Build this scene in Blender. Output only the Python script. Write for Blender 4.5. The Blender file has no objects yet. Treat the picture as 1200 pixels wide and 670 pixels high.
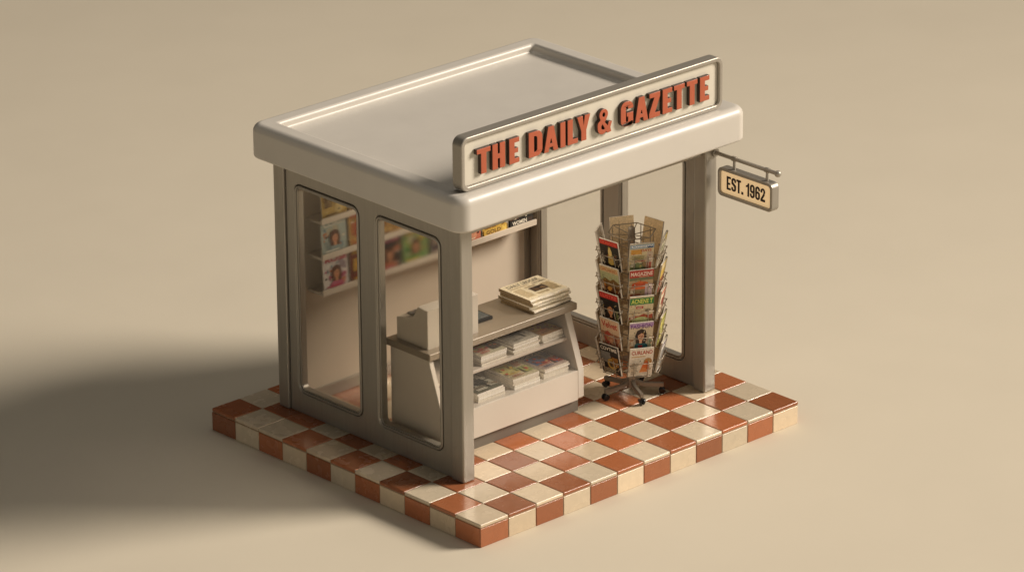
import bpy, bmesh, math, random
from mathutils import Matrix, Vector, Euler

R = math.radians
PI = math.pi
random.seed(7)
S = 0.33            # metres per floor tile; everything below is laid out in tiles and scaled at the end
sc = bpy.context.scene
C = sc.collection

# ------------------------------------------------------------------ materials
def new_mat(name):
    m = bpy.data.materials.new(name)
    m.use_nodes = True
    nt = m.node_tree
    return m, nt, nt.nodes['Principled BSDF']

def noise(nt, scale, detail=3, rough=.55, coord='Object', stretch=None):
    tc = nt.nodes.new('ShaderNodeTexCoord')
    src = tc.outputs[coord]
    if stretch:
        mp = nt.nodes.new('ShaderNodeMapping')
        mp.inputs['Scale'].default_value = stretch
        nt.links.new(src, mp.inputs[0]); src = mp.outputs[0]
    n = nt.nodes.new('ShaderNodeTexNoise')
    n.inputs['Scale'].default_value = scale
    n.inputs['Detail'].default_value = detail
    n.inputs['Roughness'].default_value = rough
    nt.links.new(src, n.inputs['Vector'])
    return n.outputs['Fac']

def maprange(nt, fac, a, b, c0=.3, c1=.7):
    r = nt.nodes.new('ShaderNodeMapRange')
    r.inputs['From Min'].default_value = c0; r.inputs['From Max'].default_value = c1
    r.inputs['To Min'].default_value = a; r.inputs['To Max'].default_value = b
    nt.links.new(fac, r.inputs['Value'])
    return r.outputs['Result']

def mixc(nt, fac, a, b):
    m = nt.nodes.new('ShaderNodeMix'); m.data_type = 'RGBA'
    nt.links.new(fac, m.inputs['Factor'])
    for k, v in ((6, a), (7, b)):
        if hasattr(v, 'links'): nt.links.new(v, m.inputs[k])
        else: m.inputs[k].default_value = (*v, 1)
    return m.outputs[2]

def bump(nt, b, h, strength=.1, dist=.01):
    bp = nt.nodes.new('ShaderNodeBump')
    bp.inputs['Strength'].default_value = strength
    bp.inputs['Distance'].default_value = dist
    nt.links.new(h, bp.inputs['Height'])
    nt.links.new(bp.outputs[0], b.inputs['Normal'])

def simple(name, col, rough=.5, metal=0, var=.08, vscale=6, coat=0, coat_rough=.1, bmp=0, bscale=60, stretch=None, rvar=.06):
    m, nt, b = new_mat(name)
    f = noise(nt, vscale, stretch=stretch)
    lo = tuple(c * (1 - var) for c in col); hi = tuple(min(1, c * (1 + var)) for c in col)
    nt.links.new(mixc(nt, maprange(nt, f, 0, 1), lo, hi), b.inputs['Base Color'])
    nt.links.new(maprange(nt, noise(nt, vscale * 2.3, stretch=stretch), max(0, rough - rvar), rough + rvar), b.inputs['Roughness'])
    b.inputs['Metallic'].default_value = metal
    b.inputs['Coat Weight'].default_value = coat
    b.inputs['Coat Roughness'].default_value = coat_rough
    if bmp: bump(nt, b, noise(nt, bscale), bmp, .004)
    return m

GROUND = simple('backdrop paper', (.675, .605, .478), .82, 0, .012, .8, bmp=.04, bscale=90)
PLASTER = simple('enamelled cream roof', (.625, .585, .52), .44, 0, .018, 2.5, coat=.22, coat_rough=.27, bmp=.015, bscale=70)
WALLP = simple('cream interior plaster', (.62, .545, .445), .62, 0, .02, 2, bmp=.05, bscale=80)
METAL = simple('satin nickel frame', (.38, .35, .30), .40, .55, .05, 7, stretch=(8, 8, .35))
METAL_D = simple('bronze gasket', (.24, .205, .16), .36, .6, .05, 8)
STEEL = simple('brushed steel sign edge', (.42, .385, .33), .42, .5, .05, 9, stretch=(.4, 8, 8))
WIRE = simple('nickel wire', (.36, .30, .225), .42, .6, .05, 9)
LEG = simple('cast metal base', (.30, .25, .195), .48, .4, .05, 6)
SIGNF = simple('ivory sign face', (.74, .69, .58), .42, 0, .015, 3, coat=.2)
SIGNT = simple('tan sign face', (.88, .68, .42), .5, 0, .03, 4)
_b = SIGNT.node_tree.nodes['Principled BSDF']; _b.inputs['Emission Color'].default_value = (.86, .60, .32, 1); _b.inputs['Emission Strength'].default_value = .42   # added glow brightens the sign's shaded face; no lamp inside
RED = simple('terracotta red letter face', (.47, .105, .045), .42, 0, .04, 8, coat=.15)
DARKEDGE = simple('dark letter edge', (.055, .032, .022), .5, 0, .05, 8)
INK = simple('dark brown ink', (.028, .016, .009), .6, 0, .05, 8)
CAB = simple('cream cabinet lacquer', (.645, .585, .50), .42, 0, .015, 2.5, coat=.2, coat_rough=.2)
SHELFM = simple('pale shelf lacquer', (.68, .60, .50), .45, 0, .02, 3)
TOP = simple('taupe counter top', (.285, .232, .168), .36, .15, .04, 4, coat=.2, coat_rough=.2)
PLINTH = simple('grey plinth', (.17, .145, .115), .6, 0, .05, 5)
PLASTIC = simple('cream register plastic', (.55, .49, .405), .45, 0, .015, 3, bmp=.03, bscale=140)
BLACK = simple('black rubber', (.012, .011, .010), .42, 0, .1, 8)
SCREEN = simple('dark glass screen', (.10, .115, .12), .08, 0, .05, 3, coat=.6)
KEYM = simple('dark keys', (.10, .085, .07), .5, 0, .1, 8)

def attr_mat(name, rough, coat, bmp=0, vr=.14, sc_=14):
    m, nt, b = new_mat(name)
    a = nt.nodes.new('ShaderNodeAttribute'); a.attribute_name = 'Col'
    f = noise(nt, sc_, 4)
    hsv = nt.nodes.new('ShaderNodeHueSaturation')
    nt.links.new(a.outputs['Color'], hsv.inputs['Color'])
    nt.links.new(maprange(nt, f, 1 - vr, 1 + vr), hsv.inputs['Value'])
    nt.links.new(hsv.outputs[0], b.inputs['Base Color'])
    b.inputs['Roughness'].default_value = rough
    b.inputs['Coat Weight'].default_value = coat
    b.inputs['Coat Roughness'].default_value = .12
    if bmp: bump(nt, b, noise(nt, 9, 4), bmp, .01)
    return m, nt, b
PRINT = attr_mat('printed paper', .45, .12, 0, .20, 55)[0]

def tile_mat():
    m, nt, b = attr_mat('glazed tile', .2, .25, 0, .05)
    f = noise(nt, 5, 3)
    nt.links.new(maprange(nt, f, .16, .34), b.inputs['Roughness'])
    return m
TILE = tile_mat()
GROUT = simple('brown grout', (.33, .21, .125), .8, 0, .06, 20)

def glass(name, tint, refr_rough=0., clear=1., gloss_rough=.04, haze=0., gl=1.0):
    m = bpy.data.materials.new(name); m.use_nodes = True
    nt = m.node_tree; nt.nodes.clear()
    out = nt.nodes.new('ShaderNodeOutputMaterial')
    tr = nt.nodes.new('ShaderNodeBsdfTransparent'); tr.inputs[0].default_value = (*tint, 1)
    base = tr.outputs[0]
    if clear < 1:
        rf = nt.nodes.new('ShaderNodeBsdfRefraction')
        rf.inputs['Color'].default_value = (*tint, 1)
        rf.inputs['IOR'].default_value = 1.45
        rf.inputs['Roughness'].default_value = refr_rough
        mx = nt.nodes.new('ShaderNodeMixShader'); mx.inputs[0].default_value = 1 - clear
        nt.links.new(base, mx.inputs[1]); nt.links.new(rf.outputs[0], mx.inputs[2]); base = mx.outputs[0]
    if haze:
        df = nt.nodes.new('ShaderNodeBsdfDiffuse'); df.inputs[0].default_value = (.7, .66, .6, 1)
        mx = nt.nodes.new('ShaderNodeMixShader'); mx.inputs[0].default_value = haze
        nt.links.new(base, mx.inputs[1]); nt.links.new(df.outputs[0], mx.inputs[2]); base = mx.outputs[0]
    lw = nt.nodes.new('ShaderNodeLayerWeight'); lw.inputs[0].default_value = .5     # Schlick reflectance, the same from both sides
    pw = nt.nodes.new('ShaderNodeMath'); pw.operation = 'POWER'; pw.inputs[1].default_value = 5
    nt.links.new(lw.outputs['Facing'], pw.inputs[0])
    mu = nt.nodes.new('ShaderNodeMath'); mu.operation = 'MULTIPLY_ADD'; mu.inputs[1].default_value = .9 * gl; mu.inputs[2].default_value = .045 * gl
    nt.links.new(pw.outputs[0], mu.inputs[0])
    gs = nt.nodes.new('ShaderNodeBsdfGlossy'); gs.inputs['Roughness'].default_value = gloss_rough
    mx = nt.nodes.new('ShaderNodeMixShader')
    nt.links.new(mu.outputs[0], mx.inputs[0])
    nt.links.new(base, mx.inputs[1]); nt.links.new(gs.outputs[0], mx.inputs[2])
    nt.links.new(mx.outputs[0], out.inputs[0])
    return m
GLASS_CLEAR = glass('clear window glass', (.985, .975, .96), haze=.03, gl=.35)
GLASS_SOFT = glass('slightly frosted glass', (.985, .97, .94), .105, 0, haze=.03, gl=.5)
GLASS_CASE = glass('display case glass', (.97, .96, .95), haze=.075, gl=1.6)

# ------------------------------------------------------------------ mesh helpers
def obj(name, bm, mats, parent=None, ang=32, loc=None, rot=None):
    me = bpy.data.meshes.new(name)
    if isinstance(bm, bmesh.types.BMesh):
        bmesh.ops.recalc_face_normals(bm, faces=bm.faces[:]) if not bm.faces.layers.int.get('keep') else None
        bm.to_mesh(me); bm.free()
    else:
        me = bm; me.name = name
    if not isinstance(mats, (list, tuple)): mats = [mats]
    if not len(me.materials):
        for m in mats: me.materials.append(m)
    me.shade_smooth()
    me.set_sharp_from_angle(angle=R(ang))
    o = bpy.data.objects.new(name, me)
    C.objects.link(o)
    if ang <= 40:
        wn = o.modifiers.new('weighted normals', 'WEIGHTED_NORMAL'); wn.keep_sharp = True; wn.weight = 80
    if parent is not None: o.parent = parent
    if loc: o.location = loc
    if rot: o.rotation_euler = rot
    return o

def empty(name, loc=(0, 0, 0), rot=(0, 0, 0)):
    o = bpy.data.objects.new(name, None)
    o.empty_display_size = .2
    C.objects.link(o); o.location = loc; o.rotation_euler = rot
    return o

def tag(o, label, cat, group=None):
    o['label'] = label; o['category'] = cat
    if group: o['group'] = group
    return o

def box(bm, x0, x1, y0, y1, z0, z1, bev=0., seg=2, mat=0, M=None):
    g = bmesh.ops.create_cube(bm, size=1)
    vs = g['verts']
    for v in vs:
        v.co = Vector((x0 + (v.co.x + .5) * (x1 - x0), y0 + (v.co.y + .5) * (y1 - y0), z0 + (v.co.z + .5) * (z1 - z0)))
    fs = set(f for v in vs for f in v.link_faces)
    for f in fs: f.material_index = mat
    allv = list(vs)
    if bev:
        es = list(set(e for v in vs for e in v.link_edges))
        r = bmesh.ops.bevel(bm, geom=es, offset=bev, segments=seg, profile=.5, affect='EDGES')
        allv = list(set(v for f in list(fs) + r['faces'] if f.is_valid for v in f.verts))
        for f in r['faces']: f.material_index = mat
    if M is not None:
        for v in allv: v.co = M @ v.co
    return allv

def tube(bm, p, q, r, n=10, r2=None, mat=0):
    p, q = Vector(p), Vector(q); d = q - p
    M = Matrix.Translation((p + q) / 2) @ d.to_track_quat('Z', 'Y').to_matrix().to_4x4()
    g = bmesh.ops.create_cone(bm, cap_ends=True, segments=n, radius1=r, radius2=r if r2 is None else r2, depth=d.length, matrix=M)
    for f in set(f for v in g['verts'] for f in v.link_faces): f.material_index = mat

def ball(bm, c, r, n=10, mat=0):
    g = bmesh.ops.create_uvsphere(bm, u_segments=n, v_segments=max(6, n // 2 + 2), radius=r, matrix=Matrix.Translation(c))
    for f in set(f for v in g['verts'] for f in v.link_faces): f.material_index = mat

def wire(bm, pts, r, n=7):
    for a, b in zip(pts, pts[1:]): tube(bm, a, b, r, n)
    for p in pts[1:-1]: ball(bm, p, r * 1.02, n)

def rrect(x0, x1, y0, y1, r, n=8):
    pts = []
    for cx, cy, a0 in ((x1 - r, y0 + r, -90), (x1 - r, y1 - r, 0), (x0 + r, y1 - r, 90), (x0 + r, y0 + r, 180)):
        for k in range(n + 1):
            a = R(a0 + 90 * k / n)
            pts.append((cx + r * math.cos(a), cy + r * math.sin(a)))
    return pts

def plate(outlines, thick, bev=0., M=None, seg=2):
    """a flat plate with holes: outlines are closed 2D polygons; local z runs 0..thick"""
    cu = bpy.data.curves.new('plate', 'CURVE'); cu.dimensions = '2D'; cu.fill_mode = 'BOTH'
    for pts in outlines:
        sp = cu.splines.new('POLY'); sp.points.add(len(pts) - 1); sp.use_cyclic_u = True
        for p, (x, y) in zip(sp.points, pts): p.co = (x, y, 0, 1)
    cu.extrude = thick / 2 - bev
    cu.bevel_depth = bev; cu.bevel_resolution = seg; cu.offset = -bev
    o = bpy.data.objects.new('plate', cu)
    me = bpy.data.meshes.new_from_object(o)
    bpy.data.objects.remove(o); bpy.data.curves.remove(cu)
    me.transform(Matrix.Translation((0, 0, thick / 2)))
    if M is not None: me.transform(M)
    bm = bmesh.new(); bm.from_mesh(me); bpy.data.meshes.remove(me)
    bmesh.ops.remove_doubles(bm, verts=bm.verts[:], dist=1e-5)
    return bm

def axes(xa, ya, za, o=(0, 0, 0)):
    return Matrix(((xa[0], ya[0], za[0], o[0]), (xa[1], ya[1], za[1], o[1]), (xa[2], ya[2], za[2], o[2]), (0, 0, 0, 1)))

def merge(a, b):
    me = bpy.data.meshes.new('tmp'); b.to_mesh(me); b.free(); a.from_mesh(me); bpy.data.meshes.remove(me); return a

# ------------------------------------------------------------------ ground and tiled floor
H = .66
bm = bmesh.new()
bmesh.ops.create_grid(bm, x_segments=2, y_segments=2, size=400)
for v in bm.verts: v.co.z = -H
g = obj('ground', bm, GROUND); g['kind'] = 'structure'

NX, NY = 12, 11
bm = bmesh.new()
col = bm.loops.layers.float_color.new('Col')
CR, BR = (.70, .575, .41), (.405, .138, .056)
def shade(c, k=.16):
    s = 1 + random.uniform(-k, k); w = random.uniform(-.03, .03)
    return (c[0] * s * (1 + w), c[1] * s, c[2] * s * (1 - w), 1)
def ctile(x0, x1, y0, y1, z0, z1, c, bev=.028):
    vs = box(bm, x0, x1, y0, y1, z0, z1, bev, 3)
    cc = shade(c, .12 if c is CR else .26)
    for f in set(f for v in vs for f in v.link_faces):
        for l in f.loops: l[col] = cc
gp = .011
for i in range(NX):
    for j in range(NY):
        cream = (i + j) % 2 == 0
        if j >= 9: cream = not cream
        ctile(i + gp - (.012 if i == 0 else 0), i + 1 - gp + (.012 if i == NX - 1 else 0), j + gp - (.012 if j == 0 else 0), j + 1 - gp, -.10, random.uniform(-.004, .002), CR if cream else BR)
for i in range(NX):
    c = BR if i % 2 == 0 else CR
    a, b = i + gp * (0 if i == 0 else 1.3), i + 1 - gp * 1.3
    ctile(a, b, 0.0, .05, -H, -.125, c, .016)
    ctile(a, b, NY - .05, NY, -H, -.125, c, .016)
for j in range(NY):
    c = BR if j % 2 == 0 else CR
    a, b = j + gp * 1.3 + (.04 if j == 0 else 0), j + 1 - gp * 1.3 - (.04 if j == NY - 1 else 0)
    ctile(0.0, .05, a, b, -H, -.125, c, .016)
    ctile(NX - .05, NX, a, b, -H, -.125, c, .016)
for f in bm.faces: f.material_index = 0
box(bm, .018, NX - .018, .018, NY - .018, -H, -.018, mat=1)
fl = obj('tiled_floor', bm, [TILE, GROUT], ang=40); fl['kind'] = 'structure'

# ------------------------------------------------------------------ kiosk
kiosk = tag(empty('kiosk', (6.2, 6, 0)), 'cream and grey metal newsstand kiosk with flat rimmed roof on a tiled platform', 'kiosk')
KO = Vector((6.2, 6, 0))
def kpart(name, bm, mats, parent=None, ang=32):
    if parent is None:
        bmesh.ops.translate(bm, verts=bm.verts[:], vec=-KO)
        return obj(name, bm, mats, kiosk, ang)
    bmesh.ops.translate(bm, verts=bm.verts[:], vec=-KO)
    return obj(name, bm, mats, parent, ang)

ZT = 7.42
# roof: a profile swept round a rounded rectangle
def arc(cx, cz, r, a0, a1, n): return [(cx + r * math.cos(R(a0 + (a1 - a0) * k / n)), cz + r * math.sin(R(a0 + (a1 - a0) * k / n))) for k in range(n + 1)]
prof = [(.9, ZT)] + arc(.09, ZT + .09, .09, -90, -180, 5) + arc(.24, 8.16, .24, 180, 90, 8) + arc(.52, 8.30, .10, 90, 0, 6) + arc(.70, 8.24, .08, 180, 270, 5)
bm = bmesh.new()
RX0, RX1, RY0, RY1 = .85, 11.55, 1.58, 10.14
rings = []
for ins, z in prof:
    rr = max(.40 - ins, .07) if ins < .40 else .07
    if ins >= .5: rr = .10
    rings.append([bm.verts.new((x, y, z)) for x, y in rrect(RX0 + ins, RX1 - ins, RY0 + ins, RY1 - ins, rr, 8)])
for a, b in zip(rings, rings[1:]):
    n = len(a)
    for k in range(n): bm.faces.new((a[k], a[(k + 1) % n], b[(k + 1) % n], b[k]))
bm.faces.new(rings[-1]); bm.faces.new(rings[0][::-1])
kpart('roof', bm, PLASTER, ang=28)

# corner posts
def post(x0, x1, y0, y1):
    b = bmesh.new(); box(b, x0, x1, y0, y1, 0.004, ZT + .004, .045, 3); kpart('corner_post', b, METAL)
post(1.47, 1.89, 2.26, 2.74)
post(10.52, 10.96, 2.21, 2.66)
post(1.47, 1.93, 9.41, 9.84)
post(10.42, 10.96, 9.41, 9.84)
# header beam over the open front, ceiling rails over the walls
b = bmesh.new(); box(b, 1.893, 10.517, 2.34, 2.58, 7.0, ZT + .006, .03, 2); kpart('header_beam', b, METAL)

# glazed side walls
WZ0, WZ1 = .62, 6.76
WIN = [(3.12, 5.74), (6.38, 9.06)]
def side_wall(xo, xi, sgn):
    """xo outer face x, xi inner face x"""
    lo, hi = min(xo, xi), max(xo, xi)
    M = axes((0, 1, 0), (0, 0, 1), (1, 0, 0), (lo, 0, 0))
    out = [[(2.745, .005), (9.395, .005), (9.395, ZT + .005), (2.745, ZT + .005)]]
    for d0, d1 in WIN: out.append(rrect(d0, d1, WZ0, WZ1, .27))
    w = kpart('side_wall', plate(out, hi - lo, .035, M, 3), METAL)
    X = lambda x: axes((0, 1, 0), (0, 0, 1), (1, 0, 0), (x, 0, 0))
    for d0, d1 in WIN:
        def ring(a, b, x0, x1, bev):      # a rounded ring between insets a and b, from x0 to x1
            return plate([rrect(d0 + a, d1 - a, WZ0 + a, WZ1 - a, .27 - a), rrect(d0 + b, d1 - b, WZ0 + b, WZ1 - b, .27 - b)], x1 - x0, bev, X(x0), 3)
        fb = ring(.022, .085, lo - .022, hi + .022, .026)        # raised bead round the opening
        merge(fb, ring(.088, .128, lo + .012, hi - .012, .012))  # glazing stop
        f = kpart('window', fb, METAL)
        e = .127; xp = lo + .04 if sgn < 0 else hi - .10
        obj('pane', plate([rrect(d0 + e, d1 - e, WZ0 + e, WZ1 - e, .27 - e)], .03, 0, Matrix.Translation(-KO) @ X(xp)), GLASS_SOFT if sgn < 0 else GLASS_CLEAR, f)
side_wall(1.54, 1.80, -1)
side_wall(10.90, 10.64, 1)
# back wall
b = bmesh.new(); box(b, 1.935, 10.415, 9.40, 9.62, .004, ZT + .006, .01, 1); kpart('back_wall', b, WALLP)
b = bmesh.new(); box(b, 1.94, 10.41, 9.33, 9.397, .004, .36, .02, 2); kpart('skirting', b, METAL)

# ------------------------------------------------------------------ lettering
def rot180(p, w): return [(w - x, 1 - y) for x, y in p]
def arcp(cx, cy, rx, ry, a0, a1, n=10): return [(cx + rx * math.cos(R(a0 + (a1 - a0) * k / n)), cy + ry * math.sin(R(a0 + (a1 - a0) * k / n))) for k in range(n + 1)]
def bowl(w, t, r=.24):
    return rrect(0, w, 0, 1, min(r, w / 2 - .001), 8)
def GLYPH(ch, w, t=.27, b=.2):
    """closed outlines of a bold condensed capital, height 1, width w, stem t, bar b"""
    m = w / 2
    if ch == 'T': return [[(m - t / 2, 0), (m + t / 2, 0), (m + t / 2, 1 - b), (w, 1 - b), (w, 1), (0, 1), (0, 1 - b), (m - t / 2, 1 - b)]]
    if ch == 'H': return [[(0, 0), (t, 0), (t, .40), (w - t, .40), (w - t, 0), (w, 0), (w, 1), (w - t, 1), (w - t, .40 + b), (t, .40 + b), (t, 1), (0, 1)]]
    if ch == 'E': return [[(0, 0), (w, 0), (w, b), (t, b), (t, .40), (w - .06, .40), (w - .06, .40 + b * .95), (t, .40 + b * .95), (t, 1 - b), (w, 1 - b), (w, 1), (0, 1)]]
    if ch == 'L': return [[(0, 0), (w, 0), (w, b), (t, b), (t, 1), (0, 1)]]
    if ch == 'I' or ch == '1':
        if ch == 'I': return [[(0, 0), (w, 0), (w, 1), (0, 1)]]
        return [[(w - t, 0), (w, 0), (w, 1), (w - t * .75, 1), (w - t - .02, .86), (0, .80), (0, .66), (w - t, .72)]]
    if ch == 'D':
        o = [(0, 0), (w - .28, 0)] + arcp(w - .28, .28, .28, .28, -90, 0) + arcp(w - .28, .72, .28, .28, 0, 90) + [(0, 1)]
        i = [(t, b), (w - .34, b)] + arcp(w - t - .1, b + .1, .1, .1, -90, 0) + arcp(w - t - .1, 1 - b - .1, .1, .1, 0, 90) + [(t, 1 - b)]
        return [o, i]
    if ch == 'A':
        k = t * .88; q = m - t * .52; e = lambda y: k + y * q
        return [[(0, 0), (k, 0), (e(.17), .17), (w - e(.17), .17), (w - k, 0), (w, 0), (m + t * .52, 1), (m - t * .52, 1)],
                [(e(.32), .32), (w - e(.32), .32), (m + .012, (m - .012 - k) / q), (m - .012, (m - .012 - k) / q)]]
    if ch == 'Y': return [[(m - t / 2, 0), (m + t / 2, 0), (m + t / 2, .40), (w, 1), (w - t * 1.05, 1), (m, .62), (t * 1.05, 1), (0, 1), (m - t / 2, .40)]]
    if ch == 'Z': return [[(0, 0), (w, 0), (w, b), (t * 1.15, b), (w, 1 - b), (w, 1), (.02, 1), (.02, 1 - b), (w - t * 1.15, 1 - b), (0, b)]]
    if ch == 'G':
        r = .28
        o = arcp(w - r, 1 - r, r, r, 0, 90) + arcp(r, 1 - r, r, r, 90, 180) + arcp(r, r, r, r, 180, 270) + [(w - r * .9, 0)] + arcp(w - r * .55, r * .55, r * .55, r * .55, -90, 0, 6) + [(w, .54), (m - .02, .54), (m - .02, .38), (w - t, .38)]
        o += arcp(w - t - .09, b - .03 + .09, .09, .09, 0, -90, 6) + arcp(t + .09, b - .03 + .09, .09, .09, 270, 180, 6)
        o += arcp(t + .09, 1 - b + .03 - .09, .09, .09, 180, 90, 6) + arcp(w - t - .09, 1 - b + .03 - .09, .09, .09, 90, 0, 6) + [(w - t, .68), (w, .68)]
        return [o]
    if ch == '&':
        o = [(w, .02), (w - .24, 0), (w - .31, .085)] + arcp(.30, .28, .30, .28, -60, -180, 8) + [(0, .36)] + arcp(.2, .42, .2, .14, 175, 120, 4) + [(.17, .585)] + arcp(.36, .775, .26, .225, 215, -35, 14) + [(.50, .53), (.42, .47), (.60, .30), (.66, .46), (.86, .42), (.76, .20)]
        o = [(x * w / .9, y) for x, y in o]
        h1 = [(x * w / .9, y) for x, y in arcp(.365, .77, .075, .09, 0, 360, 12)[:-1]]
        h2 = [(x * w / .9, y) for x, y in [(.42, .21), (.29, .40), (.23, .34), (.225, .26), (.28, .19), (.35, .175)]]
        return [o, h1, h2]
    if ch == '.': return [[(0, 0), (w, 0), (w, .2), (0, .2)]]
    if ch == 'S':
        r = .2; q = .095
        o = [(0, .30), (0, .22)] + arcp(r, r, r, r, 180, 270, 6) + arcp(w - r, r, r, r, -90, 0, 6) + [(w, .36)] + arcp(w - r, .40, r, .16, 0, 60, 5)
        o += [(t + .03, .66)] + arcp(t + q * .8, .78, q * .8, .07, 200, 90, 5) + arcp(w - t - q * .8, .78, q * .8, .07, 90, 0, 5) + [(w - t, .70), (w, .70), (w, .78)]
        o += arcp(w - r, 1 - r, r, r, 0, 90, 6) + arcp(r, 1 - r, r, r, 90, 180, 6) + [(0, .66)] + arcp(r, .60, r, .13, 180, 240, 5)
        o += [(w - t - .03, .36)] + arcp(w - t - q * .8, .22, q * .8, .07, 20, -90, 5) + arcp(t + q * .8, .22, q * .8, .07, -90, -180, 5) + [(t, .30)]
        return [o]
    if ch in '69':
        r = min(.26, m - .002)
        o = arcp(w - r, r, r, r, -90, 0, 7) + [(w, .40)] + arcp(w - r, .42, r, .22, 0, 90, 7) + [(t + .04, .62), (t, .60), (t, .78)] + arcp(m, .78, m - t, .07, 180, 0, 8) + [(w - t, .70), (w, .70)]
        o += arcp(w - r, 1 - r, r, r, 0, 90, 7) + arcp(r, 1 - r, r, r, 90, 180, 7) + arcp(r, r, r, r, 180, 270, 7)
        h = rrect(t, w - t, .15, .48, min(.09, (w - 2 * t) / 2 - .002), 5)
        res = [o, h]
        return res if ch == '6' else [rot180(p, w) for p in res]
    if ch == '2':
        r = .24
        return [[(0, 0), (w, 0), (w, .18), (t * 1.2, .18), (w - .05, .50)] + arcp(w - r, .70, r, .12, -40, 0, 4) + arcp(w - r, 1 - r, r, r, 0, 90, 7) + arcp(r, 1 - r, r, r, 90, 180, 7) + [(0, .66), (t, .66), (t, .78)] + arcp(m, .78, m - t, .07, 180, 0, 8) + [(w - t, .68), (w - t - .02, .60), (0, .17)]]
    return [[(0, 0), (w, 0), (w, 1), (0, 1)]]

# roof sign
RS = Vector((6.0, 2.05, 8.40))
sign = tag(empty('roof_sign', RS), 'long ivory shop sign with raised terracotta letters on the front roof edge', 'sign')
SX0, SX1, SZ0, SZ1, SD0, SD1 = 1.24, 10.88, 8.402, 9.90, 1.93, 2.30
Mf = Matrix.Translation(-RS) @ axes((1, 0, 0), (0, 0, 1), (0, -1, 0), (0, SD1, 0))      # local z runs toward the front
fr = plate([rrect(SX0, SX1, SZ0, SZ1, .24, 10), rrect(SX0 + .13, SX1 - .13, SZ0 + .13, SZ1 - .13, .14, 10)], SD1 - SD0, .035, Mf, 3)
obj('frame', fr, STEEL, sign)
pn = plate([rrect(SX0 + .131, SX1 - .131, SZ0 + .131, SZ1 - .131, .139, 10)], SD1 - SD0 - .09, .008, Mf, 1)
obj('sign_face', pn, SIGNF, sign)
LZ, LH = 8.79, .705
LETTERS = [('T', 1.75, 2.24), ('H', 2.30, 2.76), ('E', 2.90, 3.27), ('D', 3.60, 4.10), ('A', 4.15, 4.67), ('I', 4.745, 4.935), ('L', 5.01, 5.39), ('Y', 5.36, 5.85),
           ('&', 6.11, 6.68), ('G', 6.97, 7.44), ('A', 7.50, 8.00), ('Z', 8.03, 8.45), ('E', 8.54, 8.91), ('T', 8.97, 9.38), ('T', 9.46, 9.87), ('E', 9.96, 10.33)]
yface = SD0 + .09
for ch, x0, x1 in LETTERS:
    w = (x1 - x0) / LH
    t = w if ch == 'I' else .28
    out = [[(x0 + x * LH, LZ + y * LH) for x, y in p] for p in GLYPH(ch, w, t, .195)]
    b = plate(out, .125, .014, Matrix.Translation(-RS) @ axes((1, 0, 0), (0, 0, 1), (0, -1, 0), (0, yface - .001, 0)), 2)
    bmesh.ops.recalc_face_normals(b, faces=b.faces[:])
    for f in b.faces: f.material_index = 0 if f.normal.y < -.5 else 1
    obj('letter', b, [RED, DARKEDGE], sign)

# hanging sign on a rod, standing out from the right front post
HX = 10.87
HS = Vector((HX, 2.205, 7.05))
hang = tag(empty('hanging_sign', HS), 'small tan hanging sign reading EST. 1962 on a metal rod beside the doorway', 'sign')
HT = Matrix.Translation(-HS)
b = bmesh.new(); tube(b, (HX, 2.204, 7.05), (HX, -.16, 7.05), .055, 14)
bmesh.ops.transform(b, matrix=HT, verts=b.verts[:]); obj('rod', b, STEEL, hang, 50)
b = bmesh.new(); ball(b, (HX, -.19, 7.05), .095, 18); bmesh.ops.transform(b, matrix=HT, verts=b.verts[:]); obj('finial', b, STEEL, hang, 60)
b = bmesh.new(); tube(b, (HX, 2.205, 7.05), (HX, 2.15, 7.05), .12, 18); bmesh.ops.transform(b, matrix=HT, verts=b.verts[:]); obj('mount', b, METAL, hang, 50)
for d in (1.46, .21):
    b = bmesh.new(); tube(b, (HX, d, 6.74), (HX, d, 7.03), .04, 10); tube(b, (HX, d - .07, 7.05), (HX, d + .07, 7.05), .072, 14)
    bmesh.ops.transform(b, matrix=HT, verts=b.verts[:]); obj('hanger', b, METAL, hang, 50)
Mh = HT @ axes((0, -1, 0), (0, 0, 1), (-1, 0, 0), (HX + .14, 0, 0))         # local x runs toward the viewer's right along -y, local z toward -x
q = plate([rrect(-1.97, .11, 5.92, 6.745, .16, 8), rrect(-1.88, .02, 6.01, 6.655, .09, 8)], .28, .025, Mh, 3)
obj('frame', q, METAL, hang)
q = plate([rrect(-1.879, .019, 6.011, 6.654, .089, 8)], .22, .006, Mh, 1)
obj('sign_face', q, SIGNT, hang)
txt = bmesh.new(); x = -1.66; hh = .385
for ch, w, gap in [('E', .40, .07), ('S', .45, .05), ('T', .44, .05), ('.', .18, .26), ('1', .32, .09), ('9', .45, .07), ('6', .45, .07), ('2', .44, 0)]:
    merge(txt, plate([[(x + px * hh, 6.14 + py * hh) for px, py in p] for p in GLYPH(ch, w, .155 if ch != 'E' else .15, .15)], .012, 0, Mh @ Matrix.Translation((0, 0, .219))))
    x += (w + gap) * hh
obj('lettering', txt, INK, hang)

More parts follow.
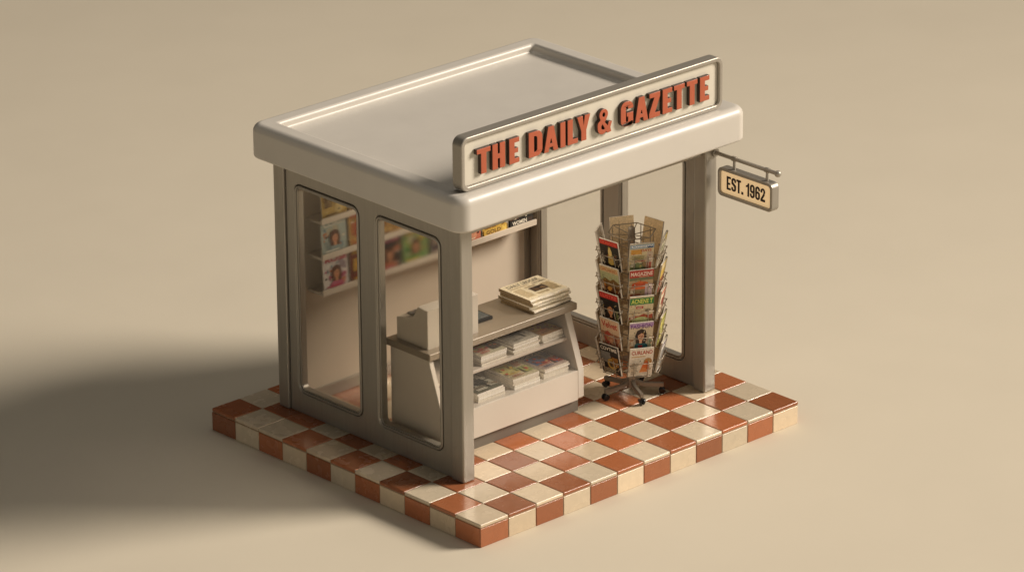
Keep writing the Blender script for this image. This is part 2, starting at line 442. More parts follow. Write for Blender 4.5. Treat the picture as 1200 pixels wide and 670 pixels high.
# ------------------------------------------------------------------ printed matter
_text_cache = {}
def text_tris(s):
    if s in _text_cache: return _text_cache[s]
    cu = bpy.data.curves.new('t', 'FONT'); cu.body = s; cu.size = 1; cu.offset = .022; cu.resolution_u = 3
    o = bpy.data.objects.new('t', cu)
    me = bpy.data.meshes.new_from_object(o)
    vs = [(v.co.x, v.co.y) for v in me.vertices]; ps = [tuple(p.vertices) for p in me.polygons]
    bpy.data.objects.remove(o); bpy.data.curves.remove(cu); bpy.data.meshes.remove(me)
    x0 = min(v[0] for v in vs); x1 = max(v[0] for v in vs); y0 = min(v[1] for v in vs); y1 = max(v[1] for v in vs)
    vs = [((x - x0) / (x1 - x0), (y - y0) / (y1 - y0)) for x, y in vs]
    _text_cache[s] = (vs, ps)
    return _text_cache[s]

def srgb(h):
    v = [int(h[i:i + 2], 16) / 255 for i in (0, 2, 4)]
    return tuple(c / 12.92 if c <= .04045 else ((c + .055) / 1.055) ** 2.4 for c in v)

class Art:
    """flat print in layers; u, v in 0..1, front faces local -y"""
    def __init__(s, w, h, step=.0016):
        s.w, s.h, s.step = w, h, step
        s.bm = bmesh.new(); s.col = s.bm.loops.layers.float_color.new('Col'); s.k = 0
    def _face(s, vs, c, y):
        f = s.bm.faces.new([s.bm.verts.new(((u - .5) * s.w, y, v * s.h)) for u, v in vs])
        for l in f.loops: l[s.col] = (*c, 1)
    def _y(s):
        s.k += 1; return -.002 - s.step * s.k
    def poly(s, pts, c):
        c = srgb(c) if isinstance(c, str) else c
        pts = [(min(1, max(0, u)), min(1, max(0, v))) for u, v in pts]
        s._face(pts, c, s._y()); return s
    def rect(s, u0, v0, u1, v1, c): return s.poly([(u0, v0), (u1, v0), (u1, v1), (u0, v1)], c)
    def ell(s, cu, cv, ru, rv, c, n=18): return s.poly([(cu + ru * math.cos(2 * PI * k / n), cv + rv * math.sin(2 * PI * k / n)) for k in range(n)], c)
    def text(s, t, u0, v0, u1, v1, c):
        c = srgb(c); vs, ps = text_tris(t); y = s._y()
        bv = [s.bm.verts.new(((u0 + a * (u1 - u0) - .5) * s.w, y, (v0 + b * (v1 - v0)) * s.h)) for a, b in vs]
        for p in ps:
            try: f = s.bm.faces.new([bv[i] for i in p])
            except ValueError: continue
            for l in f.loops: l[s.col] = (*c, 1)
        return s
    def lines(s, u0, v0, u1, v1, n, c, ragged=.3):
        c = srgb(c); y = s._y(); st = (v1 - v0) / n
        for k in range(n):
            e = u1 - (u1 - u0) * random.uniform(0, ragged)
            a = v0 + k * st
            s._face([(u0, a), (e, a), (e, a + st * .55), (u0, a + st * .55)], c, y)
        return s
    def person(s, cu, cv, k, skin, hair, top, lips='a8322a'):
        s.poly([(cu - .34 * k, 0), (cu + .34 * k, 0), (cu + .28 * k, cv - .30 * k), (cu + .10 * k, cv - .22 * k), (cu - .10 * k, cv - .22 * k), (cu - .28 * k, cv - .30 * k)], top)
        s.poly([(cu - .19 * k, cv - .24 * k), (cu - .23 * k, cv + .02 * k), (cu - .17 * k, cv + .19 * k), (cu, cv + .25 * k), (cu + .17 * k, cv + .19 * k), (cu + .23 * k, cv + .02 * k), (cu + .20 * k, cv - .26 * k)], hair)
        s.rect(cu - .055 * k, cv - .25 * k, cu + .055 * k, cv - .08 * k, skin)
        s.ell(cu, cv, .125 * k, .165 * k, skin)
        s.poly([(cu - .13 * k, cv + .03 * k), (cu - .12 * k, cv + .15 * k), (cu, cv + .20 * k), (cu + .12 * k, cv + .15 * k), (cu + .13 * k, cv + .05 * k), (cu + .02 * k, cv + .11 * k)], hair)
        for d in (-1, 1): s.ell(cu + d * .05 * k, cv + .015 * k, .022 * k, .012 * k, '1c120e', 8)
        s.ell(cu, cv - .085 * k, .04 * k, .016 * k, lips, 8)
        return s
    def blotch(s, cols, n, u0, v0, u1, v1, r=.12):
        for _ in range(n):
            cu, cv = random.uniform(u0, u1), random.uniform(v0, v1)
            a = [random.uniform(.5, 1.2) * r for _ in range(9)]
            s.poly([(cu + a[k] * math.cos(2 * PI * k / 9), cv + a[k] * .8 * math.sin(2 * PI * k / 9)) for k in range(9)], random.choice(cols))
        return s

def block_mesh(w, h, t, front, back, edge=(.62, .56, .46)):
    bm = bmesh.new(); col = bm.loops.layers.float_color.new('Col')
    box(bm, -w / 2, w / 2, 0, t, 0, h)
    # fine page lines: loop-cut the edge into sheets of slightly different tone
    geo = bm.edges[:]
    bmesh.ops.recalc_face_normals(bm, faces=bm.faces[:])
    for f in bm.faces:
        n = f.normal
        c = front if n.y < -.5 else back if n.y > .5 else edge
        for l in f.loops: l[col] = (*c, 1)
    return bm

MAGN = 0
def magazine(art_fn, label, w, h, t, loc, rot, group, front='d8cfb8', back='c8a578', art=True, edge=None):
    """a magazine: paper block, its bottom middle at loc, printed cover as a part"""
    kw = {} if edge is None else {'edge': srgb(edge)}
    o = obj('magazine', block_mesh(w, h, t, srgb(front), srgb(back), **kw), PRINT, None, loc=loc, rot=rot)
    tag(o, label, 'magazine', group)
    if art:
        a = Art(w * .995, h * .995); art_fn(a)
        if group == 'magazines in the revolving rack': a.blotch(['e8dcc4', '3a2a20', 'a8452f', 'c9a24a', '6a7a6a'], 12, .06, .10, .94, .70, .028).lines(.06, .22, .24, .40, 4, 'e4d8c0', .4)
        bm = a.bm; k = bm.faces.layers.int.new('keep')
        bmesh.ops.recalc_face_normals(bm, faces=bm.faces[:])
        for f in bm.faces:
            if f.normal.y > 0: f.normal_flip()
        obj('cover', bm, PRINT, o)
    return o

# cover designs
def A1(a):
    a.rect(0, 0, 1, 1, 'd9c9a0').rect(0, .84, 1, .98, '8fa9bf').text('Country', .05, .855, .95, .97, 'f2f0ea').rect(.72, .84, .95, .9, '31517e')
    a.rect(.05, .64, .5, .80, 'd49a3c').text('DAYS', .48, .72, .9, .81, 'b8402c').rect(.72, .05, .97, .70, 'cdb9a4').lines(.1, .45, .68, .6, 3, 'a59a5f')
    a.text('AUTUMN', .2, .36, .66, .42, 'a33a24').rect(.06, .05, .70, .30, '6d7a58').blotch(['b7b06c', '7b8553', '94764a'], 5, .1, .08, .66, .26).rect(.76, .1, .93, .34, 'b4553f')
def A2(a):
    a.rect(0, 0, 1, 1, 'bfa27a').rect(0, .74, 1, 1, 'b62f22').text('MAGAZINE', .05, .80, .96, .94, 'f0d9c8').text('Special', .4, .75, .8, .79, 'f0c8a0')
    a.rect(0, .64, 1, .74, '6c7350').poly([(.05, .30), (.95, .30), (.95, .45), (.7, .58), (.42, .61), (.15, .55)], 'd4652a').rect(.12, .44, .7, .54, 'c74f22').rect(0, .2, 1, .32, '8e7a52').rect(.68, .1, .97, .5, 'cfb6bb')
    a.lines(.08, .06, .62, .18, 3, 'a23a2a')
def A3(a):
    a.rect(0, 0, 1, 1, 'd8c7a2').rect(0, .72, 1, .96, '2f7d3b').text('ACNENE T', .06, .76, .95, .92, 'dfe26a').rect(.28, .57, .58, .66, 'b5433a').text('NEW', .33, .585, .53, .645, 'e8d3c0')
    a.poly([(0, .18), (1, .18), (1, .36), (.8, .31), (.62, .38), (.4, .3), (.2, .33), (0, .27)], 'b04a2e').rect(0, .0, 1, .2, '8b7a4a').ell(.5, .12, .36, .16, 'c5cc8a').lines(.66, .42, .9, .56, 4, '7f7358')
def A4(a):
    a.rect(0, 0, 1, 1, 'd3c4a6').rect(0, .86, 1, 1, 'b79ac4').text('FASHION', .05, .80, .95, .95, '6d3a86')
    a.person(.5, .52, 1.05, 'd8a684', '2a1813', '2c6468').rect(.4, .08, .58, .2, 'a42d33').lines(.04, .1, .22, .44, 7, 'b0762e').lines(.78, .1, .97, .4, 6, '5b7f5c')
def A5(a):
    a.rect(0, 0, 1, 1, 'ece4d4').text('CURLAND', .07, .79, .95, .93, 'b43a24').lines(.08, .70, .9, .75, 1, 'c79e5a').rect(.2, .06, .9, .66, 'ded7c6')
    a.ell(.78, .52, .17, .13, 'b88a54').poly([(.5, .22), (.86, .22), (.84, .44), (.72, .58), (.58, .44)], 'd06a34').poly([(.45, .14), (.8, .14), (.72, .3), (.52, .3)], 'd98a4f').lines(.1, .1, .4, .5, 6, 'b6ac98')
def B1(a):
    a.rect(0, 0, 1, 1, '17110e').rect(0, .83, 1, 1, 'b3261a').text('GLAMOR', .06, .85, .94, .96, 'd84a36').poly([(.5, .14), (.66, .2), (.64, .5), (.56, .78), (.46, .78), (.40, .5), (.36, .2)], 'b99a4c').ell(.52, .6, .1, .14, 'd8bb74')
    a.lines(.06, .3, .28, .62, 5, '574a3c').lines(.72, .2, .95, .6, 6, '6a5a44').rect(.05, .04, .95, .1, '3a2a20')
def B2(a):
    a.rect(0, 0, 1, 1, 'c9ae80').text('ORCHARD', .06, .84, .94, .95, 'b4662e').rect(0, .45, 1, .8, 'a9aa7e').poly([(0, .3), (1, .3), (1, .5), (.7, .62), (.5, .52), (.25, .6), (0, .46)], '7a5a2c').rect(0, 0, 1, .32, '5a3216').blotch(['b9622a', '7e3d18', 'c98a3a'], 7, .1, .05, .9, .4, .11)
def B3(a):
    a.rect(0, 0, 1, 1, '12100f').rect(0, .80, 1, 1, 'b5241d').text('LUSTRE', .06, .835, .94, .965, 'dc5a4c').person(.5, .44, 1.15, 'c98c5e', '0d0907', '3a2014').lines(.04, .3, .2, .72, 7, '9a968c').lines(.8, .1, .96, .5, 6, '8c8f5c')
def B4(a):
    a.rect(0, 0, 1, 1, 'd3b592').poly([(0, .0), (1, .0), (1, .5), (0, .55)], 'ad7a5a').text('Velvet', .08, .70, .92, .93, 'b2342c').blotch(['b4513e', '8a4a34', 'd09a74'], 8, .1, .1, .9, .55, .13).rect(0, 0, 1, .1, '3a2018')
def B5(a):
    a.rect(0, 0, 1, 1, '2a2622').rect(.03, .79, .97, .96, '14120f').text('COVTIME', .06, .81, .94, .94, 'e7e0cf').rect(.03, .38, .55, .76, '7b7a74').ell(.6, .36, .26, .2, 'b8954a').ell(.56, .35, .12, .1, '4a3a22').rect(.62, .3, .95, .62, '9a6a2c').lines(.08, .05, .92, .2, 3, 'b3a68a')
def F1(a): a.rect(0, 0, 1, 1, 'e3d8bd').poly([(.4, 1), (1, 1), (1, .62)], 'd9c060').text('HOME', .08, .8, .6, .93, '6a5a3a').lines(.1, .1, .85, .5, 8, '86765a').rect(.1, .54, .6, .72, '9fa07c')
def F2(a): a.rect(0, 0, 1, 1, 'd2b050').text('TRAVEL', .06, .8, .94, .94, 'f0e6c8').rect(.0, .05, 1, .5, 'a0503c').blotch(['c98a5c', '7a3a30'], 6, .1, .1, .9, .5)
def F3(a): a.rect(0, 0, 1, 1, 'e6d6b8').rect(.06, .86, .94, .95, 'c7503a').blotch(['c44a34', 'd88a6a', 'b03a2c'], 5, .2, .25, .8, .7, .16).lines(.08, .06, .8, .2, 3, '8e7a66')
def F4(a): a.rect(0, 0, 1, 1, 'd8cc6a').text('GARDEN', .06, .82, .94, .95, '5d7a2e').blotch(['b7b23a', '8f9a3c', 'e0d890'], 8, .1, .1, .9, .75, .14)
def F5(a): a.rect(0, 0, 1, 1, 'e9e4da').text('REVIEW', .06, .82, .94, .95, '584a72').lines(.08, .1, .92, .75, 9, '6f6a64', .15)
def plain(c, t, tc):
    def f(a):
        a.rect(0, 0, 1, 1, c).text(t, .08, .82, .92, .94, tc).blotch([tc, 'b9a58a', '7a6a58'], 5, .15, .15, .85, .7, .14).lines(.08, .05, .6, .13, 2, tc)
    return f

# ------------------------------------------------------------------ spinner rack
RKX, RKY = 9.04, 3.60
rack = tag(empty('spinner_rack', (RKX, RKY, 0)), 'tall revolving wire magazine rack on a five legged wheeled base', 'magazine rack')
b = bmesh.new(); tube(b, (0, 0, .30), (0, 0, 4.90), .10, 20); ball(b, (0, 0, 4.90), .10, 16)
obj('pole', b, LEG, rack, 50)
b = bmesh.new(); tube(b, (0, 0, .24), (0, 0, .58), .135, 20); obj('hub', b, LEG, rack, 50)
for k in range(5):
    a = R(101 + 72 * k + (0, -3, 0, 0, -1)[k]); L = .86
    d = Vector((math.cos(a), math.sin(a), 0)); n = Vector((-d.y, d.x, 0))
    b = bmesh.new()
    rows = []
    for rr, zt, zb, ww in ((.08, .50, .36, .06), (.22, .42, .28, .06), (.34, .37, .24, .058), (L + .04, .345, .225, .055)):
        rows.append([b.verts.new(d * rr + n * sx * ww + Vector((0, 0, z))) for sx, z in ((-1, zb), (1, zb), (1, zt), (-1, zt))])
    for p, q in zip(rows, rows[1:]):
        for i in range(4): b.faces.new((p[i], p[(i + 1) % 4], q[(i + 1) % 4], q[i]))
    b.faces.new(rows[0]); b.faces.new(rows[-1])
    bmesh.ops.bevel(b, geom=b.edges[:], offset=.014, segments=2, affect='EDGES')
    leg = obj('leg', b, LEG, rack, 40)
    cb = bmesh.new(); c = d * L
    for s in (-1, 1): tube(cb, c + n * (.028 * s) + Vector((0, 0, .115)), c + n * (.075 * s) + Vector((0, 0, .097)), .092, 20)
    tube(cb, c + Vector((0, 0, .115)), c + Vector((0, 0, .235)), .036, 10)
    tube(cb, c - n * .03 + Vector((0, 0, .115)), c + n * .03 + Vector((0, 0, .115)), .05, 12)
    obj('caster', cb, BLACK, leg, 40)

MW, MH, MT = .69, .90, .045
FACES = {'A': 243, 'B': 183, 'C': 123, 'D': 63, 'E': 3, 'F': 303}
TILT = 11
ROWZ = [3.95, 3.175, 2.40, 1.625, .86]
RAD0 = .72
def polar(a, r, z): return (r * math.cos(R(a)), r * math.sin(R(a)), z)
fb = bmesh.new(); WR = .0145
for k, z in enumerate([4.84] + [z + .36 for z in ROWZ] + [.86]):
    hexr = .70 if k == 0 else .56
    pts = [polar(243 + 30 + 60 * i, hexr, z) for i in range(7)]
    wire(fb, pts, WR)
    for i in range(0, 6, 1 if k in (0, 6) else 3): tube(fb, pts[i], (0, 0, z - (.10 if k == 0 else 0)), WR * .9, 7)
for i in range(6):
    for off in (-17, 17):
        wire(fb, [polar(243 + 60 * i + off, .585, .82), polar(243 + 60 * i + off, .60, 4.84)], WR * .9)
obj('wire_frame', fb, WIRE, rack, 50)
# one pocket, face-local: x along the face, -y outward
pb = bmesh.new(); w2 = .30
t_ = math.tan(R(TILT))
y0 = -RAD0 + .012; y1 = -(RAD0 + MT + .055)
wire(pb, [(-w2, y0 + .03, -.025), (-w2, y1, -.025), (w2, y1, -.025), (w2, y0 + .03, -.025)], WR * .85)
top = .40
def out(z): return y1 - z * t_ - .035
wire(pb, [(-w2 - .05, y0 - .02, top), (-w2 - .05, out(top), top), (w2 + .05, out(top), top), (w2 + .05, y0 - .02, top)], WR * .85)
for xx in (-.2, .2): wire(pb, [(xx, y1, -.025), (xx, out(top), top), (xx, out(top) - .015, top + .07)], WR * .85)
for xx in (-w2 - .05, w2 + .05): wire(pb, [(xx, y0 - .02, top), (xx, out(top) * .98, top * .5 - .02)], WR * .8)
pm = bpy.data.meshes.new('pocket'); pb.to_mesh(pm); pb.free()
pocket0 = None
DES = {'A': [(A1, 'magazine with pale blue masthead over orange and olive cover, top of the rack facing front'), (A2, 'magazine with white title on red band over orange scenery, second row of the rack front'),
             (A3, 'magazine with yellow title on green band, middle row of the rack front'), (A4, 'magazine with purple title and long haired woman on its cover'), (A5, 'cream magazine with red title and orange figure in the lowest front pocket')],
       'B': [(B1, 'black magazine with red title and golden figure in the top pocket'), (B2, 'tan magazine with orange title over brown orchard picture'),
             (B3, 'black magazine with red masthead above a close woman face'), (B4, 'rosy beige magazine with red script title'), (B5, 'dark magazine with white title and gold disc in a lowest pocket')],
       'F': [(F1, 'cream magazine with yellow corner seen edge on at the top of the rack'), (F2, 'yellow magazine with white title seen edge on in the second row'),
             (F3, 'cream magazine with red blotches seen edge on in the middle row'), (F4, 'yellow green garden magazine seen edge on in the fourth row'), (F5, 'white magazine with rows of dark text seen edge on in the lowest row')],
       'C': [(plain('e9dfcc', 'LIVING', '7a5a3a'), 'white backed magazine sticking out of the far side pocket in the top row'), (plain('c9b48e', 'MUSIC', '5a3a2a'), 'tan backed magazine in the far side pocket of the second row'),
             (plain('b9a07a', 'SPORT', '6a2a1a'), 'tan backed magazine in the far side pocket of the middle row'), (plain('cdb898', 'STYLE', '7a3a4a'), 'tan backed magazine in the far side pocket of the fourth row'), (plain('c0a888', 'MOTOR', '3a3a4a'), 'tan backed magazine in the far side pocket of the lowest row')],
       'D': [(plain('d0b48a', 'PHOTO', '5a4a3a'), 'plain tan magazine back standing up behind the pole toward the counter')] + [(plain('c2a27a', 'WORLD', '5a4a3a'), 'brown magazine back behind the pole toward the counter, %s row' % r) for r in ('second', 'middle', 'fourth', 'lowest')],
       'E': [(plain('cfa878', 'DESIGN', '5a3a2a'), 'plain tan magazine back standing up behind the pole toward the outside')] + [(plain('bd9a72', 'NATURE', '4a4a2a'), 'brown magazine back behind the pole toward the street post, %s row' % r) for r in ('second', 'middle', 'fourth', 'lowest')]}
BACKC = {'C': 'e2d8c6', 'D': 'dcc39a', 'E': 'd8bb8e', 'A': 'c8a578', 'B': 'c8a578', 'F': 'b79a78'}
for fk, ang in FACES.items():
    rz = R(ang + 90)
    for r in range(5):
        po = bpy.data.objects.new('pocket', pm); C.objects.link(po); po.parent = rack
        po.location = (0, 0, ROWZ[r]); po.rotation_euler = (0, 0, rz)
        fn, lab = DES[fk][r]
        n = Vector((math.cos(R(ang)), math.sin(R(ang)), 0))
        rad = RAD0 + MT + .012
        loc = Vector((RKX, RKY, 0)) + n * rad + Vector((0, 0, ROWZ[r] - .004))
        dz = .0
        hh = MH + (.12 if (fk in 'DE' and r == 0) else 0) + (.06 if (fk == 'C' and r == 0) else 0)
        magazine(fn, lab, MW, hh, MT, loc, (R(TILT + random.uniform(-1, 1)), R(random.uniform(-1.2, 1.2)), rz), 'magazines in the revolving rack', back=BACKC[fk] if not (fk == 'C' and r) else 'cbb696')
pm.materials.append(WIRE); pm.shade_smooth()

# ------------------------------------------------------------------ display counter
CX0, CX1 = 2.03, 7.27
CO = Vector((4.65, 4.75, 0))
ctr = tag(empty('display_counter', CO), 'cream shop counter with slanted glass front, taupe top and shelves of magazines', 'counter')
def cpart(name, bm, mat, ang=32):
    bmesh.ops.translate(bm, verts=bm.verts[:], vec=-CO); return obj(name, bm, mat, ctr, ang)
sp = [(5.74, .385), (3.72, .385), (3.66, .45), (3.66, 1.27), (4.20, 2.845), (5.74, 2.845)]
for x0, x1 in ((CX0, CX0 + .15), (CX1 - .22, CX1)):
    cpart('side_panel', plate([sp], x1 - x0, .015, axes((0, 1, 0), (0, 0, 1), (1, 0, 0), (x0, 0, 0)), 2), CAB)
b = bmesh.new(); box(b, CX0 + .152, CX1 - .222, 3.662, 5.70, .386, 1.26, .012, 2); cpart('base_cabinet', b, CAB)
b = bmesh.new(); box(b, CX0 + .1, CX1 - .1, 3.80, 5.62, .004, .384); cpart('plinth', b, PLINTH)
b = bmesh.new(); box(b, CX0 + .152, CX1 - .222, 4.10, 5.62, 2.03, 2.12, .01, 1); cpart('shelf', b, SHELFM)
b = bmesh.new(); box(b, CX0 + .152, CX1 - .222, 5.64, 5.70, 1.262, 2.843); cpart('back_panel', b, CAB)
b = bmesh.new()
vs = [b.verts.new(p) for p in ((CX0 + .153, 3.70, 1.275), (CX1 - .223, 3.70, 1.275), (CX1 - .223, 4.235, 2.84), (CX0 + .153, 4.235, 2.84))]
b.faces.new(vs)
b.faces.layers.int.new('keep'); b.normal_update()
for f in b.faces:
    if f.normal.y > 0: f.normal_flip()
cpart('glass_front', b, GLASS_CASE)
b = bmesh.new(); box(b, 1.95, 7.42, 4.07, 5.86, 2.85, 3.05, .028, 3); cpart('countertop', b, TOP)

# magazine piles inside the case
def pile_art(bg, title, tc, cols, dark=None):
    def f(a):
        a.rect(0, 0, 1, 1, bg)
        if title: a.text(title, .06, .84, .94, .96, tc)
        a.rect(.06, .30, .62, .78, cols[0]).blotch(cols, 16, .10, .30, .62, .76, .07).rect(.66, .12, .95, .46, cols[-1]).blotch(cols, 9, .68, .14, .93, .44, .06)
        a.lines(.66, .50, .95, .78, 6, tc, .4).lines(.06, .18, .6, .27, 2, cols[1])
        if dark: a.rect(.3, .34, .75, .58, dark).blotch(['5a5248', '2a2622'], 6, .34, .37, .71, .55, .06)
        a.lines(.08, .04, .5, .14, 2, tc)
    return f
ORD = {1: ['the only'], 2: ['lower', 'upper'], 3: ['lowest', 'middle', 'topmost'], 4: ['lowest', 'second lowest', 'second highest', 'topmost'], 5: ['lowest', 'second lowest', 'middle', 'second highest', 'topmost']}
def pile(cx, d0, z0, n, w, h, t, art, where, look, group, jit=.03, edge='f0eadc'):
    for k in range(n):
        top_ = k == n - 1
        dx, dy, rz = random.uniform(-jit, jit), random.uniform(0, jit * 1.3), R(random.uniform(-1.8, 1.8))
        lab = '%s magazine %s' % (ORD[n][k], where) + (', %s' % look if top_ else '')
        magazine(art, lab, w, h, t, (cx + dx, d0 + dy, z0 + t * (k + 1) + .0005 * k), (R(-90), 0, rz), group, front=random.choice(['c9b9a0', 'b8a890', '8e7a66']), back='b8aa94', art=top_, edge=random.choice([edge, 'e4dccb', 'f4efe4']))
GP = 'magazines piled in the display counter'
ZL, ZU = 1.2605, 2.1205
pile(2.85, 3.88, ZL, 4, .85, 1.15, .06, pile_art('b5553f', 'RADIO', 'e8dcc8', ['7d3a2c', 'c98a6a', '4a4038']), 'on the lower deck by the window wall', 'red cover', GP)
pile(4.00, 3.86, ZL, 4, .98, 1.2, .065, pile_art('6b6a58', 'ARBOR', 'e2dcc8', ['4a4a3c', '8c7a62', 'a9a592'], '3a3a32'), 'below on the left beside the corner post', 'olive grey cover', GP)
pile(5.30, 3.85, ZL, 5, .95, 1.2, .062, pile_art('d6cba8', 'FIELDS', '9a4a2c', ['c9c07a', 'd2b04a', 'b7a888', 'c05a3a', 'a8b070']), 'in the middle of the lower deck', 'pale cover splashed yellow and green', GP)
pile(6.42, 3.84, ZL, 5, .92, 1.15, .055, pile_art('c9b6a8', 'OCEAN', '3a4a6a', ['6a7390', 'c56a4c', 'd8a878', '8a5a4a', 'c04a3c']), 'at the open end of the lower deck', 'blue and orange cover', GP)
pile(4.42, 4.18, ZU, 4, .95, 1.15, .07, pile_art('d8cfae', 'DAYS', 'b43a2a', ['c8bc6a', 'c9503a', 'd8704a', '6a5a4a']), 'on the shelf beside the corner post', 'cream cover with red flowers', GP)
pile(5.60, 4.16, ZU, 5, .95, 1.2, .06, pile_art('d9d0bc', None, '6a6258', ['d2c9b4', 'c8bfaa'], '3f3a34'), 'in the middle of the shelf', 'plain pale cover with dark photograph', GP)
pile(6.62, 4.20, ZU, 4, .78, 1.1, .06, pile_art('cba070', 'ZEST', '8a5a3a', ['d8b040', 'c9703a', 'b06a58', 'd9c070']), 'at the open end of the shelf', 'orange and yellow cover', GP)

# ------------------------------------------------------------------ newspapers on the counter
def news_front(a):
    a.rect(0, 0, 1, 1, 'f0e3c4').text('DAILY LEDGER', .10, .80, .90, .93, '4a3a26').rect(.05, .768, .95, .773, '8a7654').lines(.06, .70, .55, .75, 2, 'b9a277', .1).text('CITY NEWS', .62, .67, .95, .735, '6a5434')
    a.lines(.06, .12, .30, .64, 12, 'c8b286', .15).lines(.35, .12, .66, .22, 3, 'c8b286', .15).lines(.35, .58, .66, .64, 2, 'b09a6e', .1).lines(.71, .12, .95, .60, 12, 'c8b286', .15)
    a.rect(.38, .28, .74, .53, '4a3520').blotch(['2a1c12', '6a4c2c', '8a6a40'], 5, .46, .34, .66, .47, .06)
for k in range(4):
    nw, nd, nt_ = 1.46, 1.30, .088
    bm = bmesh.new(); col = bm.loops.layers.float_color.new('Col')
    # folded paper: a rounded nose along the front edge, loose sheets at the back
    prof = [(nd, 0)] + [(nt_ * .55 - nt_ * .55 * math.cos(R(a)), nt_ / 2 + nt_ / 2 * math.sin(R(a))) for a in range(-90, 91, 22)] + [(nd, nt_)]
    rows = []
    NXS = 14
    for i in range(NXS + 1):
        u = i / NXS
        wob = .012 * math.sin(u * 9 + k * 2) + .006 * math.sin(u * 21 + k)
        rows.append([bm.verts.new(((u - .5) * nw, y + wob * (1 - y / nd) + (.01 * math.sin(k * 3 + u * 5) if y > .5 else 0), z)) for y, z in prof])
    for p, q in zip(rows, rows[1:]):
        n = len(p)
        for i in range(n): bm.faces.new((p[i], p[(i + 1) % n], q[(i + 1) % n], q[i]))
    bm.faces.new(rows[0]); bm.faces.new(rows[-1])
    for f in bm.faces:
        c = srgb('b09a78') if abs(f.calc_center_median().x) > nw / 2 - .001 else srgb(random.choice(['f4ead4', 'eee2c8', 'f6eedc']))
        for l in f.loops: l[col] = (*c, 1)
    off = [(.05, -.05, 2.2), (-.03, .01, -1.4), (.04, -.015, 1.0), (0, .01, -.6)][k]
    o = obj('newspaper', bm, PRINT, None, 40, loc=(6.64 + off[0], 4.31 + off[1], 3.0505 + k * (nt_ + .012)), rot=(0, 0, R(off[2])))
    tag(o, ['lowest folded newspaper of the stack on the counter', 'second lowest folded newspaper of the stack on the counter', 'second highest folded newspaper of the stack on the counter', 'topmost folded newspaper with dark photograph on its yellowed front page'][k], 'newspaper', 'newspapers stacked on the counter')
    if k == 3:
        a = Art(nw * .985, nd * .93, .0010); news_front(a)
        bm2 = a.bm; bm2.faces.layers.int.new('keep')
        bmesh.ops.transform(bm2, matrix=Matrix.Translation((0, .085, nt_ + .001)) @ Matrix.Rotation(R(-90), 4, 'X'), verts=bm2.verts[:])
        for f in bm2.faces:
            f.normal_update()
            if f.normal.z < 0: f.normal_flip()
        obj('front_page', bm2, PRINT, o)

# ------------------------------------------------------------------ cash register
RG = Vector((3.08, 4.98, 3.0505))
reg = tag(empty('cash_register', RG), 'boxy cream cash register with tall plain back standing on the counter', 'cash register')
pr = [(.64, 0), (-.61, 0), (-.61, 1.11), (-.22, 1.14), (-.02, .78), (.64, .62)]
bm = plate([pr], 1.84, .022, axes((0, 1, 0), (0, 0, 1), (1, 0, 0), (-.92, 0, 0)), 2)
obj('body', bm, PLASTIC, reg)
kb = bmesh.new()
sl = math.atan2(.16, .66)
for i in range(6):
    for j in range(3):
        M = Matrix.Translation((-.55 + i * .2, .14 + j * .17, .78 - (.16 + j * .17) * .2424)) @ Matrix.Rotation(-sl, 4, 'X')
        box(kb, -.07, .07, -.06, .06, -.01, .045, .012, 1, M=M)
obj('keypad', kb, KEYM, reg)
b = bmesh.new(); M = Matrix.Translation((-.25, -.115, .975)) @ Matrix.Rotation(math.atan2(.2, .36) , 4, 'X')
M = Matrix.Translation((-.2, -.12, .96)) @ Matrix.Rotation(-math.atan2(.36, .2), 4, 'X')
box(b, -.42, .42, -.13, .13, -.004, .012, .004, 1, M=M); obj('display', b, SCREEN, reg)
b = bmesh.new()
box(b, .2, .5, .10, .26, .745, .80, .01, 1, M=Matrix.Translation((-1.05, 0, .03)) @ Matrix.Rotation(0, 4, 'X')); obj('paper_slot', b, KEYM, reg)
b = bmesh.new(); box(b, -.86, .86, .64, .655, .04, .30, .006, 1); obj('drawer', b, PLASTIC, reg)

# tablet
tab = tag(empty('tablet', (4.60, 5.28, 3.052)), 'black tablet lying on the counter beside the cash register', 'tablet')
b = bmesh.new(); box(b, -.36, .36, -.46, .46, 0, .085, .02, 2); obj('casing', b, BLACK, tab)
b = bmesh.new(); box(b, -.31, .31, -.39, .39, .083, .0885); obj('screen', b, SCREEN, tab)
tab.rotation_euler = (0, 0, R(-2))

